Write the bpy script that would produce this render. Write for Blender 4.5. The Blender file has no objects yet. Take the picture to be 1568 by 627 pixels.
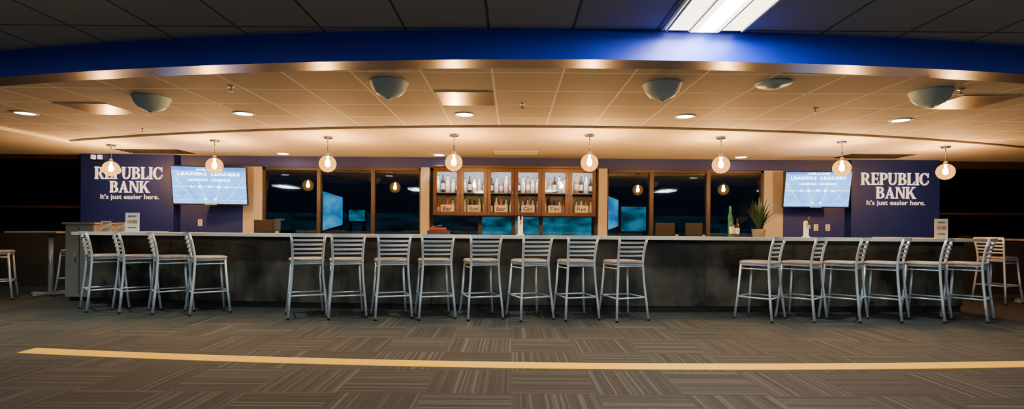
import bpy, bmesh, math, random
from mathutils import Vector, Matrix
random.seed(4)
scene = bpy.context.scene
COL = scene.collection

# ------------------------------------------------------------------ materials
def mat(name, col, rough=0.5, metal=0.0, emit=None, es=0.0, spec=0.5):
    m = bpy.data.materials.new(name); m.use_nodes = True
    b = m.node_tree.nodes["Principled BSDF"]
    b.inputs["Base Color"].default_value = (*col, 1)
    b.inputs["Roughness"].default_value = rough
    b.inputs["Metallic"].default_value = metal
    b.inputs["Specular IOR Level"].default_value = spec
    if emit:
        b.inputs["Emission Color"].default_value = (*emit, 1)
        b.inputs["Emission Strength"].default_value = es
    return m

class NT:
    def __init__(s, m):
        s.t = m.node_tree; s.n = s.t.nodes; s.b = s.n.get("Principled BSDF")
    def new(s, typ, **kw):
        n = s.n.new(typ)
        for k, v in kw.items(): setattr(n, k, v)
        return n
    def link(s, a, b): s.t.links.new(a, b)
    def val(s, inp, v):
        if isinstance(v, (int, float)): inp.default_value = v
        else: s.link(v, inp)
    def math(s, op, a, b=0.0, c=None):
        n = s.new("ShaderNodeMath", operation=op)
        s.val(n.inputs[0], a); s.val(n.inputs[1], b)
        if c is not None: s.val(n.inputs[2], c)
        return n.outputs[0]
    def mix(s, f, a, b):
        n = s.new("ShaderNodeMix", data_type='RGBA')
        s.val(n.inputs[0], f)
        for i, v in ((6, a), (7, b)):
            if isinstance(v, tuple): n.inputs[i].default_value = (*v, 1)
            else: s.link(v, n.inputs[i])
        return n.outputs[2]
    def xyz(s):
        c = s.new("ShaderNodeTexCoord"); x = s.new("ShaderNodeSeparateXYZ")
        s.link(c.outputs["Object"], x.inputs[0]); return x.outputs, c.outputs["Object"]
    def noise(s, vec, scale, detail=3):
        n = s.new("ShaderNodeTexNoise"); s.link(vec, n.inputs["Vector"])
        n.inputs["Scale"].default_value = scale; n.inputs["Detail"].default_value = detail
        return n.outputs["Fac"]
    def bump(s, h, strength=0.3, dist=0.01):
        n = s.new("ShaderNodeBump"); n.inputs["Strength"].default_value = strength
        n.inputs["Distance"].default_value = dist
        s.link(h, n.inputs["Height"]); s.link(n.outputs[0], s.b.inputs["Normal"])

def noisy(name, c1, c2, scale, rough=0.5, metal=0.0, bump=0.0, detail=4, stretch=None, lo=.3, hi=.7):
    m = mat(name, c1, rough, metal); t = NT(m)
    xs, v = t.xyz()
    if stretch:
        mp = t.new("ShaderNodeMapping"); mp.inputs["Scale"].default_value = stretch
        t.link(v, mp.inputs[0]); v = mp.outputs[0]
    f = t.noise(v, scale, detail)
    r = t.new("ShaderNodeMapRange"); t.link(f, r.inputs[0]); r.inputs[1].default_value = lo; r.inputs[2].default_value = hi
    t.link(t.mix(r.outputs[0], c1, c2), t.b.inputs["Base Color"])
    if bump: t.bump(f, bump)
    return m

def noisy_emis(name, c1, c2, scale, s, stretch=(1, 1, 1)):
    m = mat(name, (0, 0, 0), .6); t = NT(m); xs, v = t.xyz()
    mp = t.new("ShaderNodeMapping"); mp.inputs["Scale"].default_value = stretch
    t.link(v, mp.inputs[0]); f = t.noise(mp.outputs[0], scale, 4)
    r = t.new("ShaderNodeMapRange"); t.link(f, r.inputs[0]); r.inputs[1].default_value = .35; r.inputs[2].default_value = .65
    t.link(t.mix(r.outputs[0], c1, c2), t.b.inputs["Emission Color"]); t.b.inputs["Emission Strength"].default_value = s
    return m

def tile_mat(name, tile, tile2, line, ox, oy, lw=0.012, rough=0.8):
    m = mat(name, tile, rough); t = NT(m); xs, v = t.xyz()
    def lm(c, o):
        a = t.math('ADD', c, -o + 61.0); a = t.math('DIVIDE', a, .61); a = t.math('FRACT', a)
        a = t.math('SUBTRACT', a, .5); a = t.math('ABSOLUTE', a)
        return t.math('GREATER_THAN', a, .5 - lw/.61)
    l = t.math('MAXIMUM', lm(xs[0], ox), lm(xs[1], oy))
    cx = t.math('FLOOR', t.math('DIVIDE', t.math('ADD', xs[0], 61.0-ox), .61))
    cy = t.math('FLOOR', t.math('DIVIDE', t.math('ADD', xs[1], 61.0-oy), .61))
    cb = t.new("ShaderNodeCombineXYZ"); t.link(cx, cb.inputs[0]); t.link(cy, cb.inputs[1])
    wn = t.new("ShaderNodeTexWhiteNoise"); t.link(cb.outputs[0], wn.inputs["Vector"])
    n = t.noise(v, 60, 3)
    f = t.math('ADD', t.math('MULTIPLY', wn.outputs["Value"], .6), t.math('MULTIPLY', n, .4))
    t.link(t.mix(l, t.mix(f, tile, tile2), line), t.b.inputs["Base Color"])
    h = t.math('ADD', l, t.math('MULTIPLY', n, .3)); t.bump(h, .4, .004)
    return m

def carpet_mat():
    m = mat("carpet_tiles", (.05, .05, .05), .8, spec=.3); t = NT(m); xs, v = t.xyz()
    T = .61
    cx = t.math('FLOOR', t.math('DIVIDE', xs[0], T)); cy = t.math('FLOOR', t.math('DIVIDE', xs[1], T))
    par = t.math('MODULO', t.math('ADD', t.math('ADD', cx, cy), 200.0), 2.0)
    def stripes(a, b):
        k = t.math('FLOOR', t.math('DIVIDE', a, .0125))
        seg = t.math('FLOOR', t.math('DIVIDE', b, T))
        c = t.new("ShaderNodeCombineXYZ"); t.link(k, c.inputs[0]); t.link(seg, c.inputs[1])
        w = t.new("ShaderNodeTexWhiteNoise"); t.link(c.outputs[0], w.inputs["Vector"])
        return w.outputs["Value"]
    s1 = stripes(xs[0], xs[1]); s2 = stripes(xs[1], xs[0])
    s = t.math('ADD', t.math('MULTIPLY', par, s1), t.math('MULTIPLY', t.math('SUBTRACT', 1.0, par), s2))
    r = t.new("ShaderNodeValToRGB"); t.link(s, r.inputs[0])
    e = r.color_ramp.elements
    e[0].position = 0; e[0].color = (.012, .0125, .0135, 1)
    e[1].position = 1; e[1].color = (.115, .11, .104, 1)
    x = e.new(.55); x.color = (.030, .031, .032, 1)
    x = e.new(.82); x.color = (.056, .056, .056, 1)
    n = t.noise(v, 220, 2)
    big = t.noise(v, .6, 2)
    c = t.mix(t.math('MULTIPLY', n, .5), r.outputs[0], (.021, .023, .024))
    c = t.mix(t.math('MULTIPLY', big, .3), c, (.028, .044, .035))  # green cast of the room lights mixed into the carpet colour
    t.link(c, t.b.inputs["Base Color"]); t.bump(n, .4, .003)
    return m

def glass_mat(name, tint=(.7, .8, .85), refl=(.8, .85, .9), ior=1.6):
    m = bpy.data.materials.new(name); m.use_nodes = True; t = m.node_tree; t.nodes.clear()
    o = t.nodes.new("ShaderNodeOutputMaterial"); mx = t.nodes.new("ShaderNodeMixShader")
    f = t.nodes.new("ShaderNodeFresnel"); f.inputs[0].default_value = ior
    tr = t.nodes.new("ShaderNodeBsdfTransparent"); tr.inputs[0].default_value = (*tint, 1)
    g = t.nodes.new("ShaderNodeBsdfGlossy"); g.inputs["Color"].default_value = (*refl, 1); g.inputs["Roughness"].default_value = .02
    t.links.new(f.outputs[0], mx.inputs[0]); t.links.new(tr.outputs[0], mx.inputs[1]); t.links.new(g.outputs[0], mx.inputs[2])
    t.links.new(mx.outputs[0], o.inputs[0]); return m

def globe_mat():
    m = bpy.data.materials.new("crackle_glass_globe"); m.use_nodes = True; t = m.node_tree; t.nodes.clear()
    o = t.nodes.new("ShaderNodeOutputMaterial"); mx = t.nodes.new("ShaderNodeMixShader")
    c = t.nodes.new("ShaderNodeTexCoord"); v = t.nodes.new("ShaderNodeTexVoronoi"); v.feature = 'DISTANCE_TO_EDGE'
    v.inputs["Scale"].default_value = 24
    t.links.new(c.outputs["Object"], v.inputs["Vector"])
    r = t.nodes.new("ShaderNodeMapRange"); t.links.new(v.outputs["Distance"], r.inputs[0])
    r.inputs[1].default_value = .02; r.inputs[2].default_value = .16; r.inputs[3].default_value = .25; r.inputs[4].default_value = .6
    tr = t.nodes.new("ShaderNodeBsdfTransparent"); tr.inputs[0].default_value = (1, .80, .50, 1)
    e = t.nodes.new("ShaderNodeEmission"); e.inputs[0].default_value = (1, .45, .07, 1); e.inputs[1].default_value = 3.6
    t.links.new(r.outputs[0], mx.inputs[0]); t.links.new(tr.outputs[0], mx.inputs[1]); t.links.new(e.outputs[0], mx.inputs[2])
    t.links.new(mx.outputs[0], o.inputs[0]); return m

def emis(name, col, s):
    return mat(name, (0, 0, 0), .6, emit=col, es=s)

M = dict(
    navy=noisy("navy_paint", (.004, .014, .17), (.006, .018, .20), 3, .5),
    navyband=noisy("navy_lacquer", (.003, .026, .52), (.004, .035, .60), 2, .38),
    navyunder=noisy("brushed_soffit_metal", (.13, .13, .17), (.19, .18, .22), 5, .32, .85),
    cream=noisy("cream_paint", (.42, .37, .28), (.46, .41, .32), 8, .6),
    darkwall=noisy("charcoal_paint", (.012, .012, .014), (.018, .018, .02), 4, .7),
    gyp=noisy("gypsum_ceiling_paint", (.80, .69, .52), (.84, .73, .55), 2, .7),
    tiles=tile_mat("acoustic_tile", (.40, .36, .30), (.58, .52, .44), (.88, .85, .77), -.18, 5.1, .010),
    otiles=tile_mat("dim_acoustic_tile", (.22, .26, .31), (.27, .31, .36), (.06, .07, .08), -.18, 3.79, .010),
    carpet=carpet_mat(),
    yellow=noisy("yellow_floor_tape", (.95, .50, .002), (.98, .56, .004), 9, .6),
    barfront=noisy("dark_mottled_panel", (.005, .005, .0048), (.078, .066, .052), 2.3, .42, .0, .15, 12, (1, 1, .8), .38, .66),
    seam=mat("panel_seam", (.008, .008, .008), .5),
    stone=noisy("pale_stone_counter", (.42, .42, .40), (.52, .51, .49), 40, .3),
    steel=noisy("grey_powdercoat_metal", (.50, .58, .68), (.56, .64, .74), 30, .35, .45),
    tabletop=noisy("grey_table_laminate", (.12, .12, .12), (.16, .16, .16), 12, .4),
    seat=noisy("stool_seat_vinyl", (.17, .18, .20), (.21, .22, .24), 20, .4),
    frame=mat("dark_bronze_frame", (.05, .03, .02), .4, .3),
    wood=noisy("oak_wood", (.045, .015, .005), (.085, .032, .010), 5, .35, 0, .1, 6, (1, 1, .15)),
    woodin=noisy("cabinet_back_panel", (.15, .16, .17), (.20, .21, .22), 5, .5, 0, 0, 4, (1, 1, .15)),
    glass=glass_mat("window_glass"),
    cglass=glass_mat("cabinet_glass", (.94, .94, .93), (.8, .8, .8), 1.35),
    globe=globe_mat(),
    bulb=emis("warm_bulb", (1, .60, .28), 2500),
    black=mat("black_plastic", (.01, .01, .011), .35),
    white=mat("white_plastic", (.75, .75, .73), .4),
    letter=mat("white_sign_letter", (.85, .85, .84), .5, emit=(.95, .98, 1), es=.45),  # faint glow put into the white so letters look lit
    dome=noisy("blue_grey_speaker_shell", (.42, .64, .84), (.48, .70, .88), 6, .45),
    chrome=mat("brushed_chrome", (.6, .6, .6), .22, 1.0),
    down=emis("downlight_lens", (1, .95, .88), 18),
    troff=emis("troffer_lens", (1, .86, .60), 6.5),
    tube=emis("troffer_tube", (1, .98, .95), 60),
    trim=mat("troffer_trim", (.55, .55, .52), .5),
    vent=noisy("bronze_access_panel", (.34, .26, .19), (.42, .33, .24), 12, .33, .7),
    slot=mat("black_grille", (.01, .008, .008), .7),
    leaf=noisy("plant_leaf", (.012, .04, .012), (.03, .07, .025), 12, .5),
    pot=noisy("plant_pot_ceramic", (.20, .21, .21), (.26, .26, .26), 10, .5),
    soil=mat("soil", (.02, .013, .008), .9),
    green=mat("green_bottle_glass", (.01, .10, .05), .15, emit=(.03, .5, .3), es=.06),  # slight green glow put into the glass, which is no lamp
    amber=mat("amber_bottle_glass", (.45, .18, .04), .12),
    clear=mat("clear_bottle_glass", (.65, .72, .76), .1),
    dkb=mat("dark_bottle_glass", (.04, .03, .02), .12),
    label=mat("bottle_label", (.80, .77, .66), .6),
    red=mat("red_plastic", (.35, .03, .03), .4),
    grey=noisy("grey_laminate", (.17, .155, .14), (.21, .195, .175), 6, .5),
    ledw=emis("cabinet_led_strip", (.92, .96, 1), 170),
    teal=noisy_emis("exterior_teal_glow", (.004, .05, .09), (.04, .40, .55), 2.2, .75, (1, 1, 2)),
    tealdim=noisy_emis("exterior_stand_glow", (.0, .008, .012), (.01, .08, .13), .8, .3),  # dim teal night light put into the stand's own colour
    bluelit=noisy_emis("exterior_blue_glow", (.005, .08, .40), (.10, .60, 1.0), 1.8, 1.1),
    ground=noisy("asphalt", (.02, .02, .022), (.03, .03, .03), 3, .9),
    print=noisy("printed_card", (.10, .10, .12), (.6, .45, .3), 25, .5),
)

def tv_mat():
    m = mat("tv_picture", (0, 0, 0), .35, spec=.2); t = NT(m); xs, v = t.xyz()
    X, Z = xs[0], xs[2]
    n = t.noise(v, 5, 4)
    c = t.mix(n, (.02, .12, .55), (.20, .52, 1.0))
    d = t.math('ADD', Z, .62)
    u = t.math('DIVIDE', X, d)
    a = t.math('ABSOLUTE', t.math('SUBTRACT', t.math('FRACT', t.math('MULTIPLY', t.math('ADD', u, 10.0), 2.0)), .5))
    l1 = t.math('LESS_THAN', a, .03)
    w = t.math('FRACT', t.math('DIVIDE', .9, d))
    l2 = t.math('LESS_THAN', t.math('ABSOLUTE', t.math('SUBTRACT', w, .5)), .03)
    low = t.math('LESS_THAN', Z, .12)
    l = t.math('MULTIPLY', t.math('MAXIMUM', l1, l2), low)
    c = t.mix(t.math('MULTIPLY', l, .5), c, (.6, .85, 1.0))
    top = t.math('GREATER_THAN', Z, .27)
    c = t.mix(t.math('MULTIPLY', top, .6), c, (.02, .05, .30))
    t.link(c, t.b.inputs["Emission Color"]); t.b.inputs["Emission Strength"].default_value = 3.6
    return m
M['tv'] = tv_mat()
M['tvtext'] = emis("tv_white_text", (.75, .92, 1), 9)

# ------------------------------------------------------------------ mesh builder
class MB:
    def __init__(s): s.bm = bmesh.new(); s.mats = []
    def mi(s, k):
        if k not in s.mats: s.mats.append(k)
        return s.mats.index(k)
    def face(s, vs, k, smooth=False):
        try: f = s.bm.faces.new(vs)
        except ValueError: return None
        f.material_index = s.mi(k); f.smooth = smooth; return f
    def box(s, x0, x1, y0, y1, z0, z1, k, bev=0.0):
        v = [s.bm.verts.new((x, y, z)) for x in (x0, x1) for y in (y0, y1) for z in (z0, z1)]
        fs = []
        for q in ((0, 1, 3, 2), (4, 6, 7, 5), (0, 4, 5, 1), (2, 3, 7, 6), (0, 2, 6, 4), (1, 5, 7, 3)):
            fs.append(s.face([v[i] for i in q], k))
        if bev:
            es = list({e for f in fs for e in f.edges})
            r = bmesh.ops.bevel(s.bm, geom=es, offset=bev, segments=2, affect='EDGES', profile=.5)
            for f in r['faces']: f.material_index = s.mi(k)
        return v
    def arcbox(s, x0, x1, f0, f1, z0, z1, k, n=60, z1b=None, z0b=None, kb=None):
        cols = []
        for i in range(n+1):
            x = x0 + (x1-x0)*i/n; a = f0(x); b = f1(x)
            cols.append([s.bm.verts.new(p) for p in ((x, a, z0), (x, b, z0 if z0b is None else z0b),
                        (x, b, z1 if z1b is None else z1b), (x, a, z1))])
        for i in range(n):
            A, B = cols[i], cols[i+1]
            for j in range(4):
                kk = kb if (kb and j == 0) else k
                s.face([A[j], A[(j+1) % 4], B[(j+1) % 4], B[j]], kk)
        s.face(cols[0], k); s.face(cols[-1][::-1], k)
    def lathe(s, prof, c, k, seg=20, axis='Z', ks=None):
        rings = []
        for r, h in prof:
            ring = []
            for i in range(seg):
                a = 2*math.pi*i/seg; p = (r*math.cos(a), r*math.sin(a), h)
                if axis == 'Y': p = (p[0], p[2], p[1])
                if axis == 'X': p = (p[2], p[0], p[1])
                ring.append(s.bm.verts.new((c[0]+p[0], c[1]+p[1], c[2]+p[2])))
            rings.append(ring)
        for j in range(len(rings)-1):
            kk = ks[j] if ks else k
            for i in range(seg):
                s.face([rings[j][i], rings[j][(i+1) % seg], rings[j+1][(i+1) % seg], rings[j+1][i]], kk, True)
        s.face(rings[0][::-1], ks[0] if ks else k); s.face(rings[-1], ks[-1] if ks else k)
    def tube(s, pts, r, k, seg=8, closed=False):
        pts = [Vector(p) for p in pts]; n = len(pts); rings = []; prev = None
        for i, p in enumerate(pts):
            if closed: t = (pts[(i+1) % n]-pts[i-1]).normalized()
            else: t = (pts[min(i+1, n-1)]-pts[max(i-1, 0)]).normalized()
            if prev is None:
                up = Vector((0, 0, 1)) if abs(t.z) < .9 else Vector((1, 0, 0))
                a = t.cross(up).normalized()
            else: a = (prev - t*prev.dot(t)).normalized()
            prev = a; b = t.cross(a)
            rings.append([s.bm.verts.new(p+(a*math.cos(2*math.pi*q/seg)+b*math.sin(2*math.pi*q/seg))*r) for q in range(seg)])
        m = n if closed else n-1
        for i in range(m):
            A, B = rings[i], rings[(i+1) % n]
            for q in range(seg): s.face([A[q], A[(q+1) % seg], B[(q+1) % seg], B[q]], k, True)
        if not closed: s.face(rings[0][::-1], k); s.face(rings[-1], k)
    def prism(s, poly, y0, y1, k, ox=0, oz=0, sc=1, scz=None):
        scz = scz or sc
        a = [s.bm.verts.new((ox+p[0]*sc, y0, oz+p[1]*scz)) for p in poly]
        b = [s.bm.verts.new((ox+p[0]*sc, y1, oz+p[1]*scz)) for p in poly]
        s.face(a, k); s.face(b[::-1], k)
        for i in range(len(poly)):
            j = (i+1) % len(poly); s.face([a[i], b[i], b[j], a[j]], k)
    def text(s, body, cx, y, z0, w, h, k, ext=.004, off=.008):
        cu = bpy.data.curves.new("tmp", 'FONT'); cu.body = body; cu.extrude = ext; cu.resolution_u = 3
        cu.offset = off
        o = bpy.data.objects.new("tmp", cu); COL.objects.link(o); bpy.context.view_layer.update()
        me = bpy.data.meshes.new_from_object(o.evaluated_get(bpy.context.evaluated_depsgraph_get()))
        xs = [v.co.x for v in me.vertices]; ys = [v.co.y for v in me.vertices]
        x0, x1, y0, y1 = min(xs), max(xs), min(ys), max(ys)
        vm = [s.bm.verts.new((cx - w/2 + (v.co.x-x0)/(x1-x0)*w, y - v.co.z, z0 + (v.co.y-y0)/(y1-y0)*h)) for v in me.vertices]
        for p in me.polygons: s.face([vm[i] for i in p.vertices], k)
        bpy.data.objects.remove(o); bpy.data.curves.remove(cu); bpy.data.meshes.remove(me)
    def finish(s, name, loc=(0, 0, 0), rot=(0, 0, 0), recalc=True):
        if recalc: bmesh.ops.recalc_face_normals(s.bm, faces=s.bm.faces[:])
        me = bpy.data.meshes.new(name+"_mesh"); s.bm.to_mesh(me); s.bm.free()
        for k in s.mats: me.materials.append(M[k])
        o = bpy.data.objects.new(name, me); o.location = loc; o.rotation_euler = rot; COL.objects.link(o); return o
def inst(o, name, loc, rot=0):
    q = bpy.data.objects.new(name, o.data); q.location = loc; q.rotation_euler = (0, 0, rot); COL.objects.link(q); return q

# ------------------------------------------------------------------ curves in plan
soffit = lambda x: 3.79 + .0239*(x-.616)**2
barf = lambda x: 7.27 + .008*(x-.9)**2
XW = 12.5; YB = 9.8

# ------------------------------------------------------------------ room shell
b = MB(); b.box(-XW, XW, -4, YB+.2, -.1, 0, 'carpet'); b.finish("floor")
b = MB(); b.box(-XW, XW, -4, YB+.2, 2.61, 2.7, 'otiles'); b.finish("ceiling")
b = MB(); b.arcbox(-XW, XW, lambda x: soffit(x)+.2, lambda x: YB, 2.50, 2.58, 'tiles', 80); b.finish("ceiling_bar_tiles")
b = MB()
b.arcbox(-7.0, XW, lambda x: 6.83+.025*(x-.6)**2, lambda x: YB, 2.482, 2.499, 'gyp', 80)
b.arcbox(-7.0, XW, lambda x: 6.83+.025*(x-.6)**2-.035, lambda x: 6.83+.025*(x-.6)**2, 2.472, 2.499, 'gyp', 80)
b.box(-XW, -7.0, 6.4, YB, 2.482, 2.499, 'gyp'); b.box(-XW, -7.0, 5.6, 6.4, 2.482, 2.499, 'gyp')
b.box(-7.03, -6.97, 5.6, 8.25, 2.45, 2.499, 'gyp')
b.finish("ceiling_gypsum")
b = MB(); b.arcbox(-XW, XW, soffit, lambda x: soffit(x)+.29, 2.39, 2.609, 'navyband', 90, z1b=2.609, z0b=2.415, kb='navyunder'); b.finish("trim_soffit_band")

b = MB()
b.box(-XW, XW, YB, YB+.2, 0, .95, 'darkwall')
b.box(-8.0, 7.95, YB, YB+.2, 2.28, 2.6, 'navy')
b.box(-XW, -8.0, YB, YB+.2, 2.45, 2.6, 'darkwall'); b.box(7.95, XW, YB, YB+.2, 2.40, 2.6, 'darkwall')
b.box(-8.0, -5.05, YB, YB+.2, .95, 2.28, 'navy'); b.box(5.08, 7.95, YB, YB+.2, .95, 2.28, 'navy')
b.box(-5.05, -4.7, YB, YB+.2, .95, 2.28, 'cream'); b.box(4.73, 5.08, YB, YB+.2, .95, 2.28, 'cream')
b.box(-1.70, -1.54, YB-.12, YB+.2, .95, 2.28, 'cream'); b.box(1.60, 1.76, YB-.12, YB+.2, .95, 2.28, 'cream')
b.finish("wall_back")
b = MB(); b.box(-XW-.15, -XW, -4, YB+.2, 0, 2.7, 'darkwall'); b.finish("wall_left")
b = MB(); b.box(XW, XW+.15, -4, YB+.2, 0, 2.7, 'darkwall'); b.finish("wall_right")
b = MB(); b.box(-XW, XW, -4.15, -4, 0, 2.7, 'darkwall'); b.finish("wall_front")

def window(i, x0, x1, z0, z1, mull, hm=None, fw=.05):
    b = MB()
    b.box(x0, x1, YB+.03, YB+.11, z0, z0+fw, 'frame'); b.box(x0, x1, YB+.03, YB+.11, z1-fw, z1, 'frame')
    b.box(x0, x0+fw, YB+.03, YB+.11, z0, z1, 'frame'); b.box(x1-fw, x1, YB+.03, YB+.11, z0, z1, 'frame')
    for m in mull: b.box(m-.035, m+.035, YB+.02, YB+.12, z0, z1, 'frame')
    if hm: b.box(x0, x1, YB+.03, YB+.11, hm-.02, hm+.02, 'frame')
    b.box(x0+.01, x1-.01, YB+.066, YB+.074, z0+.01, z1-.01, 'glass')
    b.finish("window_%d" % i)
window(1, -4.7, -1.7, .95, 2.28, [-3.64, -2.62])
window(2, -1.54, 1.60, .95, 2.28, [-.6, .02, .54])
window(3, 1.76, 4.73, .95, 2.28, [2.62, 3.69])
window(4, -XW, -8.0, .95, 2.45, [-10.5], 1.5)
window(5, 7.95, XW, .95, 2.40, [10.3], 1.5)

# exterior
b = MB(); b.box(-40, 40, YB+.2, 40, -.3, -.1, 'ground'); b.finish("ground_outside")
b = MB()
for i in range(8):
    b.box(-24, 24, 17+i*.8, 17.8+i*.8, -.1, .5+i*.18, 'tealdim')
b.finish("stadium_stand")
def glow_panel(x0, x1, z0, z1, y, k='bluelit', name="exterior_glow_panel", skew=0.0):  # glowing panels added outside for the blue-lit shapes in the windows
    b = MB()
    b.prism([(x0, z0), (x1, z0+skew), (x1, z1-skew), (x0, z1)], y, y+.1, k)
    b.prism([(x0-.05, z0-.05), (x1+.05, z0-.05+skew), (x1+.05, z1+.05-skew), (x0-.05, z1+.05)], y+.03, y+.14, 'black')
    b.box(x0, x0+.08, y+.03, y+.12, -.1, z0, 'black'); b.box(x1-.08, x1, y+.03, y+.12, -.1, z0+skew, 'black')
    b.finish(name)
glow_panel(-5.80, -5.2, 1.05, 2.25, 16, skew=.18)
glow_panel(-5.10, -4.6, 1.35, 1.7, 16.3, 'teal', "exterior_glow_panel.001")
glow_panel(2.85, 3.25, 1.1, 2.2, 16, 'bluelit', "exterior_glow_panel.002", .15)
glow_panel(3.35, 4.1, 1.1, 1.85, 16, 'teal', "exterior_glow_panel.003")
glow_panel(-1.0, 2.4, .8, 1.50, 15.8, 'teal', "exterior_glow_panel.004")

# floor tape
b = MB()
lf = lambda x: 4.41 + .0137*(x-.9)**2
b.arcbox(-4.45, 10, lambda x: lf(x)-.095, lambda x: lf(x)+.095, .0, .004, 'yellow', 80)
b.finish("floor_marking_tape")

# ------------------------------------------------------------------ bar
b = MB()
X0, X1 = -6.2, 6.5
b.arcbox(X0, X1, barf, lambda x: barf(x)+.14, .09, 1.02, 'barfront', 80)
b.arcbox(X0, X1, lambda x: barf(x)+.04, lambda x: barf(x)+.14, 0, .09, 'seam', 60)
b.arcbox(X0-.08, X1+.14, lambda x: barf(x)-.24, lambda x: barf(x)+.32, 1.02, 1.062, 'stone', 80)
b.arcbox(X0, X1, lambda x: barf(x)-.012, lambda x: barf(x)+.01, .955, 1.019, 'seam', 60)
for i in range(1, 10):
    x = X0 + (X1-X0)*i/10; b.box(x-.004, x+.004, barf(x)-.003, barf(x)+.01, .09, .955, 'seam')
b.arcbox(X0+.14, X1-.14, lambda x: barf(x)+.14, lambda x: barf(x)+.72, .84, .88, 'steel', 60)
b.arcbox(X0+.14, X1-.14, lambda x: barf(x)+.16, lambda x: barf(x)+.68, .0, .84, 'seam', 60)
for xa, xb in ((X0, X0+.14), (X1-.14, X1)):
    b.box(xa, xb, barf(xa)+.1, 9.1, 0, 1.02, 'barfront'); b.box(xa-.08, xb+.08, barf(xa)+.25, 9.1, 1.021, 1.062, 'stone')
b.finish("bar_counter")

# back counter
b = MB(); b.box(-5.0, 5.0, 9.2, 9.66, 0, .90, 'barfront'); b.box(-5.02, 5.02, 9.16, 9.67, .90, .94, 'stone')
for i in range(11): b.box(-4.9+i*.9, -4.88+i*.9, 9.19, 9.21, .05, .86, 'steel')
b.finish("back_counter")

# end cabinet at the left of the bar
b = MB(); b.box(-6.80, -6.36, 7.95, 8.45, .06, 1.17, 'grey', .01); b.box(-6.76, -6.40, 8.0, 8.4, 0, .06, 'black')
b.box(-6.83, -6.33, 7.92, 8.48, 1.17, 1.20, 'grey'); b.box(-6.585, -6.577, 7.944, 7.95, .1, 1.12, 'seam')
b.tube([(-6.62, 7.92, .6), (-6.62, 7.92, .75)], .006, 'chrome'); b.finish("host_stand")

# ------------------------------------------------------------------ bar stool
def make_stool():
    b = MB()
    def slat(z, hw, h, yb, bow, k='steel', thick=.012):
        rows = []
        N = 10
        for i in range(N+1):
            t = -1+2*i/N; x = hw*t; y = yb - bow*(1-t*t)
            rows.append([b.bm.verts.new(p) for p in ((x, y-thick/2, z-h/2), (x, y+thick/2, z-h/2), (x, y+thick/2, z+h/2), (x, y-thick/2, z+h/2))])
        for i in range(N):
            for j in range(4): b.face([rows[i][j], rows[i][(j+1) % 4], rows[i+1][(j+1) % 4], rows[i+1][j]], k)
        b.face(rows[0], k); b.face(rows[-1][::-1], k)
    for sx in (-1, 1):
        pts = [(sx*.230, -.245, 0), (sx*.212, -.218, .25), (sx*.190, -.195, .5), (sx*.178, -.183, .72), (sx*.182, -.195, .82), (sx*.19, -.220, .95), (sx*.200, -.252, 1.055)]
        b.tube(pts, .0155, 'steel', 10)
        b.tube([(sx*.230, .225, 0), (sx*.20, .195, .3), (sx*.172, .165, .72)], .0155, 'steel', 10)
        b.lathe([(.017, 0), (.018, .02), (.014, .03)], (sx*.230, -.245, 0), 'black', 8)
        b.lathe([(.017, 0), (.018, .02), (.014, .03)], (sx*.230, .225, 0), 'black', 8)
        b.tube([(sx*.207, -.213, .29), (sx*.203, .197, .29)], .011, 'steel')
        b.tube([(sx*.182, -.190, .66), (sx*.182, .172, .66)], .009, 'steel')
    b.tube([(-.203, .197, .29), (.203, .197, .29)], .012, 'steel'); b.tube([(-.207, -.213, .29), (.207, -.213, .29)], .011, 'steel')
    b.tube([(-.176, .170, .69), (.176, .170, .69)], .009, 'steel'); b.tube([(-.180, -.186, .69), (.180, -.186, .69)], .009, 'steel')
    slat(1.055, .204, .044, -.252, .045)
    for z, hw, y in ((.990, .194, -.231), (.935, .189, -.217), (.880, .185, -.205)):
        slat(z, hw, .026, y, .042)
    slat(.826, .182, .020, -.196, .038)
    def ring(r, z, k):
        out = []
        for i in range(28):
            a = 2*math.pi*i/28; c, s = math.cos(a), math.sin(a); e = .42
            out.append(b.bm.verts.new((r*math.copysign(abs(c)**e, c), r*math.copysign(abs(s)**e, s)*.98, z)))
        return out
    prof = [(.196, .700, 'steel'), (.204, .704, 'steel'), (.204, .716, 'steel'), (.204, .720, 'seat'), (.212, .730, 'seat'), (.210, .748, 'seat'), (.190, .760, 'seat'), (.10, .764, 'seat')]
    rs = [ring(*p) for p in prof]
    for j in range(len(rs)-1):
        for i in range(28): b.face([rs[j][i], rs[j][(i+1) % 28], rs[j+1][(i+1) % 28], rs[j+1][i]], prof[j][2], True)
    b.face(rs[0][::-1], 'steel'); b.face(rs[-1], 'seat')
    return b
mb = make_stool()
st = [(-2.67, 6.80, 26), (-2.15, 6.80, 22), (-1.56, 6.78, 21), (-1.0, 6.8, 17), (-.40, 6.8, 19), (.23, 6.78, 24), (.83, 6.8, 16), (1.44, 6.78, 20)]
st += [(-5.62, 7.24, -42), (-5.12, 7.16, -44), (-4.61, 7.10, -50), (-4.08, 7.04, -52)]
st += [(3.25, 6.86, 44), (3.80, 6.87, 42), (4.37, 6.90, 46), (4.92, 6.92, 44), (5.48, 6.93, 42), (6.05, 6.95, 40)]
st += [(-7.95, 8.05, -55), (-7.12, 8.62, 80), (8.0, 8.6, -70), (9.3, 8.7, 100)]
base = mb.finish("bar_stool", (st[0][0], st[0][1], 0), (0, 0, math.radians(st[0][2])))
for i, (x, y, r) in enumerate(st[1:]): inst(base, "bar_stool.%03d" % (i+1), (x, y, 0), math.radians(r))

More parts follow.
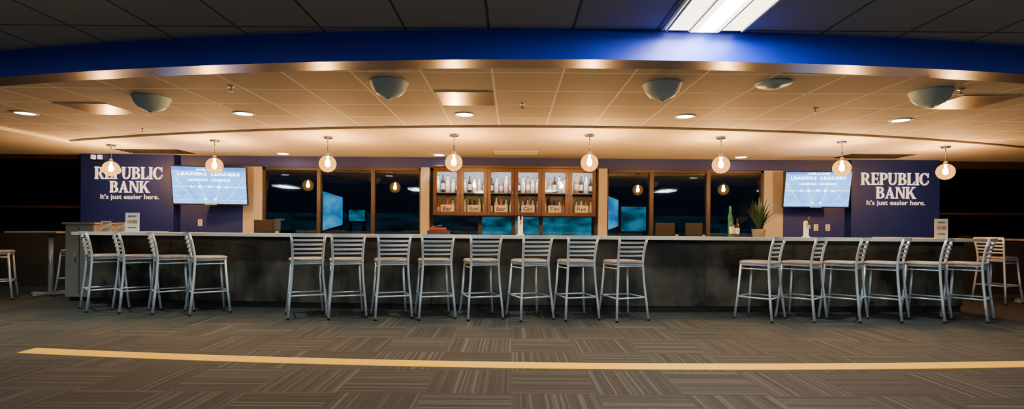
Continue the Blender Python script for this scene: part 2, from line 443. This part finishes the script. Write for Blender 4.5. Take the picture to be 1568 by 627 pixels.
def table():
    b = MB(); b.box(-.42, .42, -.38, .38, 1.02, 1.05, 'tabletop', .006)
    b.box(-.34, .34, -.30, .30, .99, 1.02, 'black')
    b.lathe([(.035, .02), (.035, .99)], (0, 0, 0), 'steel', 14)
    b.box(-.3, .3, -.03, .03, .0, .03, 'steel', .004); b.box(-.03, .03, -.3, .3, 0, .03, 'steel', .004)
    return b
t0 = table().finish("bar_height_table", (-7.72, 8.75, 0)); inst(t0, "bar_height_table.001", (8.65, 8.65, 0))

# ------------------------------------------------------------------ pendants
PEND = [(-6.57, 8.55), (-4.58, 8.03), (-2.71, 7.66), (-.83, 7.39), (1.075, 7.30), (2.96, 7.42), (4.86, 7.71), (6.68, 8.06)]
b = MB()
b.lathe([(.062, .37), (.066, .385), (.066, .397)], (0, 0, 0), 'chrome', 24)
b.tube([(0, 0, .13), (0, 0, .38)], .007, 'chrome', 8)
b.lathe([(.030, .105), (.032, .13), (.022, .155), (.009, .165)], (0, 0, 0), 'chrome', 16)
b.lathe([(.008, -.045), (.028, -.03), (.036, 0), (.028, .035), (.015, .06), (.014, .11)], (0, 0, 0), 'bulb', 14)
R = .122
b.lathe([(max(.002, R*math.sin(math.pi*(1-i/20))), R*math.cos(math.pi*(1-i/20))) for i in range(19)], (0, 0, 0), 'globe', 32)
p0 = b.finish("pendant_lamp", (PEND[0][0], PEND[0][1], 2.085))
for i, (x, y) in enumerate(PEND[1:]): inst(p0, "pendant_lamp.%03d" % (i+1), (x, y, 2.085))

# ------------------------------------------------------------------ ceiling devices
def light(kind, name, loc, e, col, size=.1, rot=(0, 0, 0), parent=None, **kw):
    l = bpy.data.lights.new(name, kind); l.energy = e; l.color = col
    if kind == 'AREA': l.size = size
    else: l.shadow_soft_size = size
    for k, v in kw.items(): setattr(l, k, v)
    o = bpy.data.objects.new(name, l); o.location = loc; o.rotation_euler = rot; COL.objects.link(o)
    if parent:
        o.parent = parent; o.location = Vector(loc)-parent.location
    return o
b = MB(); b.lathe([(.125, 0), (.125, -.008), (.10, -.010), (.095, -.004)], (0, 0, 0), 'white', 28)
b.lathe([(.095, -.003), (.094, -.006)], (0, 0, 0), 'down', 28)
dl = None
for i, (x, y, z) in enumerate([(-5.85, 6.27, 2.5), (-3.19, 6.2, 2.5), (-.57, 6.15, 2.5), (2.03, 6.16, 2.5), (4.66, 6.28, 2.5), (-4.15, 9.45, 2.482), (-1.33, 9.45, 2.482), (4.13, 9.45, 2.482), (-8.6, 8.0, 2.482)]):
    if dl is None: dl = b.finish("recessed_downlight", (x, y, z)); o = dl
    else: o = inst(dl, "recessed_downlight.%03d" % i, (x, y, z))
    light('SPOT', "downlight_beam", (x, y, z-.02), 190 if i < 5 else 50, (.80, 1, .88), .06, parent=o, spot_size=math.radians(120), spot_blend=.8)

b = MB(); b.lathe([(.175, 0), (.178, -.012), (.172, -.02), (.168, -.03), (.150, -.075), (.115, -.115), (.06, -.142), (.005, -.15)], (0, 0, 0), 'dome', 32)
b.lathe([(.03, -.143), (.03, -.158), (.012, -.162)], (0, 0, 0), 'dome', 14)
d0 = b.finish("ceiling_dome_speaker", (-1.14, 4.80, 2.5))
for i, p in enumerate([(1.37, 4.80, 2.5), (-3.77, 5.45, 2.5), (3.98, 4.98, 2.5)]): inst(d0, "ceiling_dome_speaker.%03d" % (i+1), p)
b = MB(); b.lathe([(.15, 0), (.155, -.01), (.13, -.028), (.06, -.034), (.055, -.05), (.01, -.055)], (0, 0, 0), 'dome', 28); b.finish("smoke_detector", (2.36, 4.74, 2.5))

def plate(name, cx, cy, k, w=.56, d=.56, z=2.5, ribs=0):
    b = MB(); b.box(-w/2, w/2, -d/2, d/2, -.006, 0, k)
    b.box(-w/2-.012, w/2+.012, -d/2-.012, -d/2, -.01, 0, 'trim' if k != 'slot' else 'slot')
    for i in range(ribs): y = -d/2+(i+.5)*d/ribs; b.box(-w/2, w/2, y-.006, y+.006, -.014, -.006, k)
    return b.finish(name, (cx, cy, z))
plate("ceiling_access_panel", -.485, 5.405, 'vent'); plate("ceiling_access_panel.001", -4.75, 6.015, 'vent'); plate("ceiling_access_panel.002", 4.395+.305, 5.405, 'vent')
plate("ceiling_air_grille", -6.35, 9.3, 'slot', 1.1, .5, 2.482, 5); plate("ceiling_air_grille.001", 6.35, 9.2, 'slot', 1.1, .5, 2.482, 5)
plate("ceiling_diffuser", .06, 9.1, 'cream', .75, .4, 2.482, 5)
b = MB(); b.lathe([(.03, 0), (.03, -.006), (.008, -.008), (.008, -.04), (.02, -.045), (.02, -.05)], (0, 0, 0), 'chrome', 12)
s0 = b.finish("fire_sprinkler", (.1, 5.6, 2.499))
for i, p in enumerate([(-2.7, 5.0, 2.499), (3.3, 5.7, 2.499), (-5.1, 7.2, 2.499), (4.2, 4.9, 2.499)]): inst(s0, "fire_sprinkler.%03d" % (i+1), p)

def troffer():
    b = MB()
    b.box(-.30, .30, -.61, .61, -.010, 0, 'trim'); b.box(-.275, .275, -.585, .585, -.014, -.010, 'troff')
    b.box(-.10, .10, -.585, .585, -.030, -.014, 'troff'); b.box(-.055, .055, -.56, .56, -.038, -.030, 'tube')
    for x in (-.275, -.115, .105, .265): b.box(x, x+.010, -.585, .585, -.028, -.014, 'trim')
    return b
tr = troffer().finish("ceiling_troffer", (1.37, 3.17, 2.61))
light('AREA', "troffer_glow", (1.37, 3.17, 2.555), 65, (1, .97, .92), .55, parent=tr, shape='RECTANGLE', size_y=1.1)
for i, (x, y) in enumerate([(-3.5, .4), (1.37, -.6), (5.6, .6), (-8.0, 1.2), (-1.2, -1.6), (9.0, 1.6)]):  # unseen troffers out of frame, added as fill light
    o = inst(tr, "ceiling_troffer.%03d" % (i+1), (x, y, 2.61))
    light('AREA', "troffer_glow", (x, y, 2.555), 85, (.80, .94, 1), .55, parent=o, shape='RECTANGLE', size_y=1.1)

# ------------------------------------------------------------------ bottle cabinet
def bottle(b, x, y, z, h, r, k):
    b.lathe([(r*.9, 0), (r, .01), (r, h*.16), (r*1.01, h*.17), (r*1.01, h*.48), (r, h*.49), (r, h*.58), (r*.38, h*.74), (r*.34, h*.93), (r*.4, h*.94), (r*.4, h)], (x, y, z), k, 10,
            ks=[k, k, 'label', 'label', 'label', k, k, k, 'black', 'black'])
b = MB(); cx0, cx1, cz0, cz1, cy0, cy1 = -1.42, 1.50, 1.38, 2.24, 9.38, 9.74
b.box(cx0, cx1, cy1-.02, cy1, cz0, cz1, 'woodin'); b.box(cx0, cx1, cy0, cy1, cz0, cz0+.03, 'wood'); b.box(cx0, cx1, cy0, cy1, cz1-.03, cz1, 'wood')
b.box(cx0-.03, cx1+.03, cy0-.03, cy1, cz1, cz1+.04, 'wood', .006)
W = (cx1-cx0)/6
for i in range(7):
    x = cx0+W*i; b.box(x-.012 if i else x, x+.012 if i < 6 else x, cy0, cy1-.02, cz0+.03, cz1-.03, 'wood')
b.box(cx0+.02, cx1-.02, cy0+.09, cy1-.02, 1.79, 1.805, 'woodin')
b.box(cx0+.02, cx1-.02, cy0+.03, cy0+.05, cz1-.045, cz1-.032, 'ledw')
for i in range(6):
    a = cx0+W*i+.004; c = cx0+W*(i+1)-.004; f = .06
    b.box(a, a+f, cy0-.022, cy0-.001, cz0+.01, cz1-.01, 'wood', .003); b.box(c-f, c, cy0-.022, cy0-.001, cz0+.01, cz1-.01, 'wood', .003)
    b.box(a+f, c-f, cy0-.022, cy0-.001, cz0+.01, cz0+.07, 'wood'); b.box(a+f, c-f, cy0-.022, cy0-.001, cz1-.075, cz1-.01, 'wood')
    b.box(a+f, c-f, cy0-.013, cy0-.010, cz0+.07, cz1-.075, 'cglass')
    hx = c-f/2 if i % 2 == 0 else a+f/2
    b.tube([(hx, cy0-.045, 1.72), (hx, cy0-.045, 1.84)], .005, 'chrome'); b.box(hx-.003, hx+.003, cy0-.045, cy0-.02, 1.73, 1.74, 'chrome')
b.finish("liquor_cabinet")
b = MB()
for i in range(6):
    a = cx0+W*i+.065
    for zz in (1.411, 1.806):
        for j in range(5):
            h = random.uniform(.26, .34); k = random.choice(['amber', 'clear', 'dkb', 'clear', 'clear'])
            bottle(b, a+j*.09+.0, 9.56+random.uniform(-.04, .04), zz, h, random.uniform(.034, .040), k)
b.finish("liquor_bottles")
b = MB()
for i in range(6):
    c = cx0+W*(i+.5); b.box(c-.12, c+.12, 9.455, 9.459, 1.412, 1.58, 'label')
    b.text(("Bar", "Rum", "Beer", "Gin", "Tips", "Rye")[i], c, 9.453, 1.47, .16, .08, 'black', .001)
b.finish("shelf_price_cards")

# ------------------------------------------------------------------ signs with serif letters
def rc(x0, y0, x1, y1): return [(x0, y0), (x1, y0), (x1, y1), (x0, y1)]
def arcp(cx, cy, rx, ry, tx, ty, a0, a1, n=12):
    out = []
    for i in range(n):
        A = math.radians(a0+(a1-a0)*i/n); B = math.radians(a0+(a1-a0)*(i+1)/n)
        q = lambda a, ex, ey: (cx+ex*math.cos(a), cy+ey*math.sin(a))
        out.append([q(A, rx, ry), q(B, rx, ry), q(B, rx-tx, ry-ty), q(A, rx-tx, ry-ty)])
    return out
S, T_ = .21, .10
stem = lambda x: [rc(x+.06, 0, x+.06+S, 1), rc(x, 0, x+S+.12, .08), rc(x, .92, x+S+.12, 1)]
def glyph(c):
    if c == 'I': return stem(0), .33
    if c == 'L': return stem(0)+[rc(.27, 0, .62, .10), [(.50, .1), (.62, .1), (.64, .3), (.60, .3)]], .66
    if c == 'E': return stem(0)+[rc(.27, 0, .64, .10), rc(.27, .90, .62, 1), rc(.27, .45, .52, .55), rc(.50, .36, .55, .64), [(.52, .1), (.64, .1), (.67, .28), (.62, .28)], [(.52, .9), (.57, .74), (.62, .74), (.62, .9)]], .68
    if c == 'P': return stem(0)+[rc(.27, .9, .38, 1), rc(.27, .42, .38, .51)]+arcp(.38, .71, .32, .29, S, .1, -90, 90), .71
    if c == 'R': return stem(0)+[rc(.27, .9, .38, 1), rc(.27, .44, .40, .53), [(.33, .48), (.52, .48), (.80, 0), (.58, 0)], rc(.60, 0, .88, .08)]+arcp(.38, .72, .32, .28, S, .1, -90, 90), .86
    if c == 'B': return stem(0)+[rc(.27, .9, .38, 1), rc(.27, .47, .40, .55), rc(.27, 0, .40, .1)]+arcp(.37, .755, .30, .245, S, .09, -90, 90)+arcp(.40, .275, .33, .275, S, .1, -90, 90), .75
    if c == 'U': return [rc(.06, .34, .27, 1), rc(0, .92, .33, 1), rc(.62, .34, .72, 1), rc(.52, .92, .82, 1)]+arcp(.39, .34, .33, .35, .15, .12, 180, 360), .83
    if c == 'C': return arcp(.44, .5, .44, .515, .22, .10, 42, 318, 22)+[[(.70, .62), (.80, .62), (.80, 1), (.74, 1)], [(.70, .38), (.76, .2), (.82, .22), (.80, .38)]], .84
    if c == 'A': return [[(0.08, 0), (.18, 0), (.46, .85), (.40, 1)], [(.56, 0), (.80, 0), (.48, 1), (.36, 1)], rc(.22, .28, .62, .37), rc(0, 0, .28, .08), rc(.50, 0, .88, .08)], .88
    if c == 'N': return [rc(.08, 0, .18, 1), rc(.68, 0, .78, 1), [(.10, 1), (.30, 1), (.78, 0), (.62, 0)], rc(0, 0, .26, .08), rc(0, .92, .24, 1), rc(.58, .92, .86, 1)], .86
    if c == 'K': return stem(0)+[[(.27, .42), (.36, .38), (.72, 1), (.60, 1)], [(.33, .56), (.48, .66), (.86, 0), (.62, 0)], rc(.52, .92, .84, 1), rc(.58, 0, .92, .08)], .90
def word(b, w, cx, z0, width, h, y, k):
    gs = [glyph(c) for c in w]; tot = sum(g[1] for g in gs)+.03*(len(w)-1); s = width/tot; x = cx-width/2
    for g, gw in gs:
        for p in g: b.prism(p, y-.012, y, k, x, z0, s, h)
        x += (gw+.03)*s
def sign(cx, xa, xb, name):
    b = MB(); y = 9.66
    b.box(xa, xb, y, YB, .0, 2.48, 'navy')
    word(b, "REPUBLIC", cx, 2.015, 1.26, .225, y, 'letter'); word(b, "BANK", cx+.02, 1.765, .74, .215, y, 'letter')
    b.text("It's just easier here.", cx+.02, y-.004, 1.62, 1.08, .115, 'letter', .004, 0.0); b.finish(name)
sign(-7.09, -7.98, -6.26, "wall_sign"); sign(7.07, 6.27, 7.90, "wall_sign.001")

# ------------------------------------------------------------------ TVs
def tv(name, x, y, z, w, h, yaw, tilt):
    b = MB()
    b.box(-w/2, w/2, -.02, .03, -h/2, h/2, 'black', .006); b.box(-w*.3, w*.3, .03, .06, -h*.3, h*.3, 'black')
    b.box(-w/2+.02, w/2-.02, -.023, -.0205, -h/2+.025, h/2-.02, 'tv')
    for t, zz, ww, hh in (("LEADERS  LEADERS", .18, .98, .05), ("LEGENDS  LEGENDS", .08, .66, .04), ("L  E   V  E  L", -.04, .6, .04), ("WELCOME", .27, .4, .03), ("*   *", -.25, .2, .03)):
        b.text(t, 0, -.0245, zz, ww*w/1.2, hh, 'tvtext', .0005)
    b.box(-.10, .10, -.024, -.02, -h/2+.005, -h/2+.018, 'steel')
    b.tube([(0, .05, 0), (0, .28, .0)], .03, 'black'); b.box(-.12, .12, .05, .075, -.12, .12, 'black')
    b.finish(name, (x, y, z), (math.radians(tilt), 0, math.radians(yaw)))
tv("wall_television", -5.42, 9.37, 1.885, 1.25, .70, 11, 10); tv("wall_television.001", 5.46, 9.37, 1.90, 1.16, .66, -4, 10)

# ------------------------------------------------------------------ counter things
def cardholder(name, x, y, z, w, h, k='white'):
    b = MB(); b.box(-w/2, w/2, -.04, .04, 0, .008, k); b.box(-w/2, w/2, -.004, .004, .008, h, k)
    b.box(-w*.36, w*.36, -.007, -.004, h*.45, h*.62, 'print'); b.text("MENU", 0, -.007, h*.78, w*.55, h*.08, 'black', .001)
    b.text("drinks", 0, -.007, h*.2, w*.6, h*.08, 'black', .001); b.finish(name, (x, y, z), (0, 0, math.radians(-8)))
cardholder("menu_holder", -5.45, 7.50, 1.062, .22, .28); cardholder("menu_holder.001", 6.12, 7.45, 1.062, .17, .28)
cardholder("photo_card", -5.92, 7.62, 1.062, .16, .16, 'print'); cardholder("photo_card.001", -5.71, 7.64, 1.062, .11, .14, 'print')

def pos(name, x, y, z, r):
    b = MB(); b.box(-.14, .14, -.12, .12, 0, .05, 'black', .008); b.tube([(0, .02, .05), (0, .04, .16)], .02, 'black')
    v = b.box(-.17, .17, -.05, -.015, .10, .34, 'black', .006)
    b.box(-.15, .15, -.053, -.0505, .125, .32, 'slot'); b.box(.17, .24, -.06, .06, 0, .11, 'black', .006); b.box(.18, .23, -.02, 0, .11, .13, 'white')
    b.finish(name, (x, y, z), (0, 0, math.radians(r)))
pos("point_of_sale_terminal", -4.45, 9.40, .94, 15); pos("point_of_sale_terminal.001", 2.75, 9.40, .94, -10); pos("point_of_sale_terminal.002", 3.25, 9.40, .94, 12)
b = MB(); b.box(-.15, .15, -.1, .1, 0, .06, 'wood', .006); b.box(-.13, .10, -.08, .08, .06, .10, 'red', .01); b.tube([(-.1, -.03, .10), (.05, -.03, .13)], .012, 'black'); b.finish("card_tray", (-1.04, 7.42, 1.062))
def tap(name, x, y, z, k, h=.30):
    b = MB(); b.lathe([(.055, 0), (.055, .012), (.034, .02), (.034, h*.8), (.036, h*.82), (.03, h*.9), (.01, h*.92)], (0, 0, 0), k, 16)
    b.tube([(0, -.03, h*.66), (0, -.09, h*.66), (0, -.10, h*.5)], .01, 'chrome'); b.lathe([(.009, h*.70), (.02, h*.95), (.016, h*1.12), (.004, h*1.15)], (0, -.075, 0), 'black', 10)
    b.finish(name, (x, y, z))
tap("beer_tap", .12, 7.42, 1.062, 'white'); tap("beer_tap.001", 4.25, 7.55, 1.062, 'white', .26)
b = MB()
for dx, h, k in ((-.04, .30, 'green'), (.04, .26, 'dkb'), (.0, .27, 'red')):
    bottle(b, dx, .07 if k == 'red' else 0, 0, h, .032, k)
b.lathe([(.03, 0), (.03, .30), (.015, .36), (.015, .44), (.004, .45)], (.0, .15, 0), 'green', 12)
b.finish("bottle_group", (3.2, 7.52, 1.062))
# plant
b = MB(); b.lathe([(.085, 0), (.12, .22), (.125, .24), (.11, .24), (.105, .215)], (0, 0, 0), 'pot', 22); b.lathe([(.10, .20), (.10, .215)], (0, 0, 0), 'soil', 20)
for i in range(60):
    a = random.uniform(0, 6.28); L = random.uniform(.35, .68); sp = random.uniform(.08, .34); w = .018
    d = Vector((math.cos(a), math.sin(a)*.6, 0)); sd = Vector((-d.y, d.x, 0)).normalized()*w; prev = None
    for j in range(7):
        t = j/6; p = Vector((0, 0, .21)) + d*(sp*t**1.4+.03) + Vector((0, 0, L*t*(1-.25*t*sp/.3)))
        ww = sd*(math.sin(math.pi*min(.98, t*.85+.13)))
        cur = (b.bm.verts.new(p-ww), b.bm.verts.new(p+ww))
        if prev: b.face([prev[0], prev[1], cur[1], cur[0]], 'leaf', True)
        prev = cur
b.finish("potted_plant", (4.42, 9.36, .94), recalc=False)
# outlets
b = MB(); b.box(-.04, .04, -.006, 0, -.06, .06, 'white', .002); b.box(-.012, .012, -.008, -.006, .015, .035, 'black'); b.box(-.012, .012, -.008, -.006, -.035, -.015, 'black')
o0 = b.finish("wall_outlet", (-5.85, YB, 1.22))
for i, x in enumerate((5.70, 5.92)): inst(o0, "wall_outlet.%03d" % (i+1), (x, YB, 1.22))
b = MB(); b.box(-.11, .11, -.04, 0, -.035, -.01, 'black', .006)
for x in (-.06, .06): b.box(x-.03, x+.03, -.07, -.01, -.005, .075, 'letter', .008)
b.finish("sign_glints", (-7.66, 9.66, 2.38))  # white reflections at the sign top, built as two small glowing boxes

# ------------------------------------------------------------------ world + camera
w = bpy.data.worlds.new("World"); scene.world = w; w.use_nodes = True
w.node_tree.nodes["Background"].inputs[0].default_value = (.01, .015, .03, 1); w.node_tree.nodes["Background"].inputs[1].default_value = .3
cam = bpy.data.cameras.new("camera"); co = bpy.data.objects.new("camera", cam); COL.objects.link(co)
cam.sensor_width = 36; cam.lens = 36*800/1568; cam.shift_y = 36.5/1568
co.location = (0, 0, 1.16); co.rotation_euler = (math.pi/2, -.0078, 0); cam.clip_start = .05
scene.camera = co
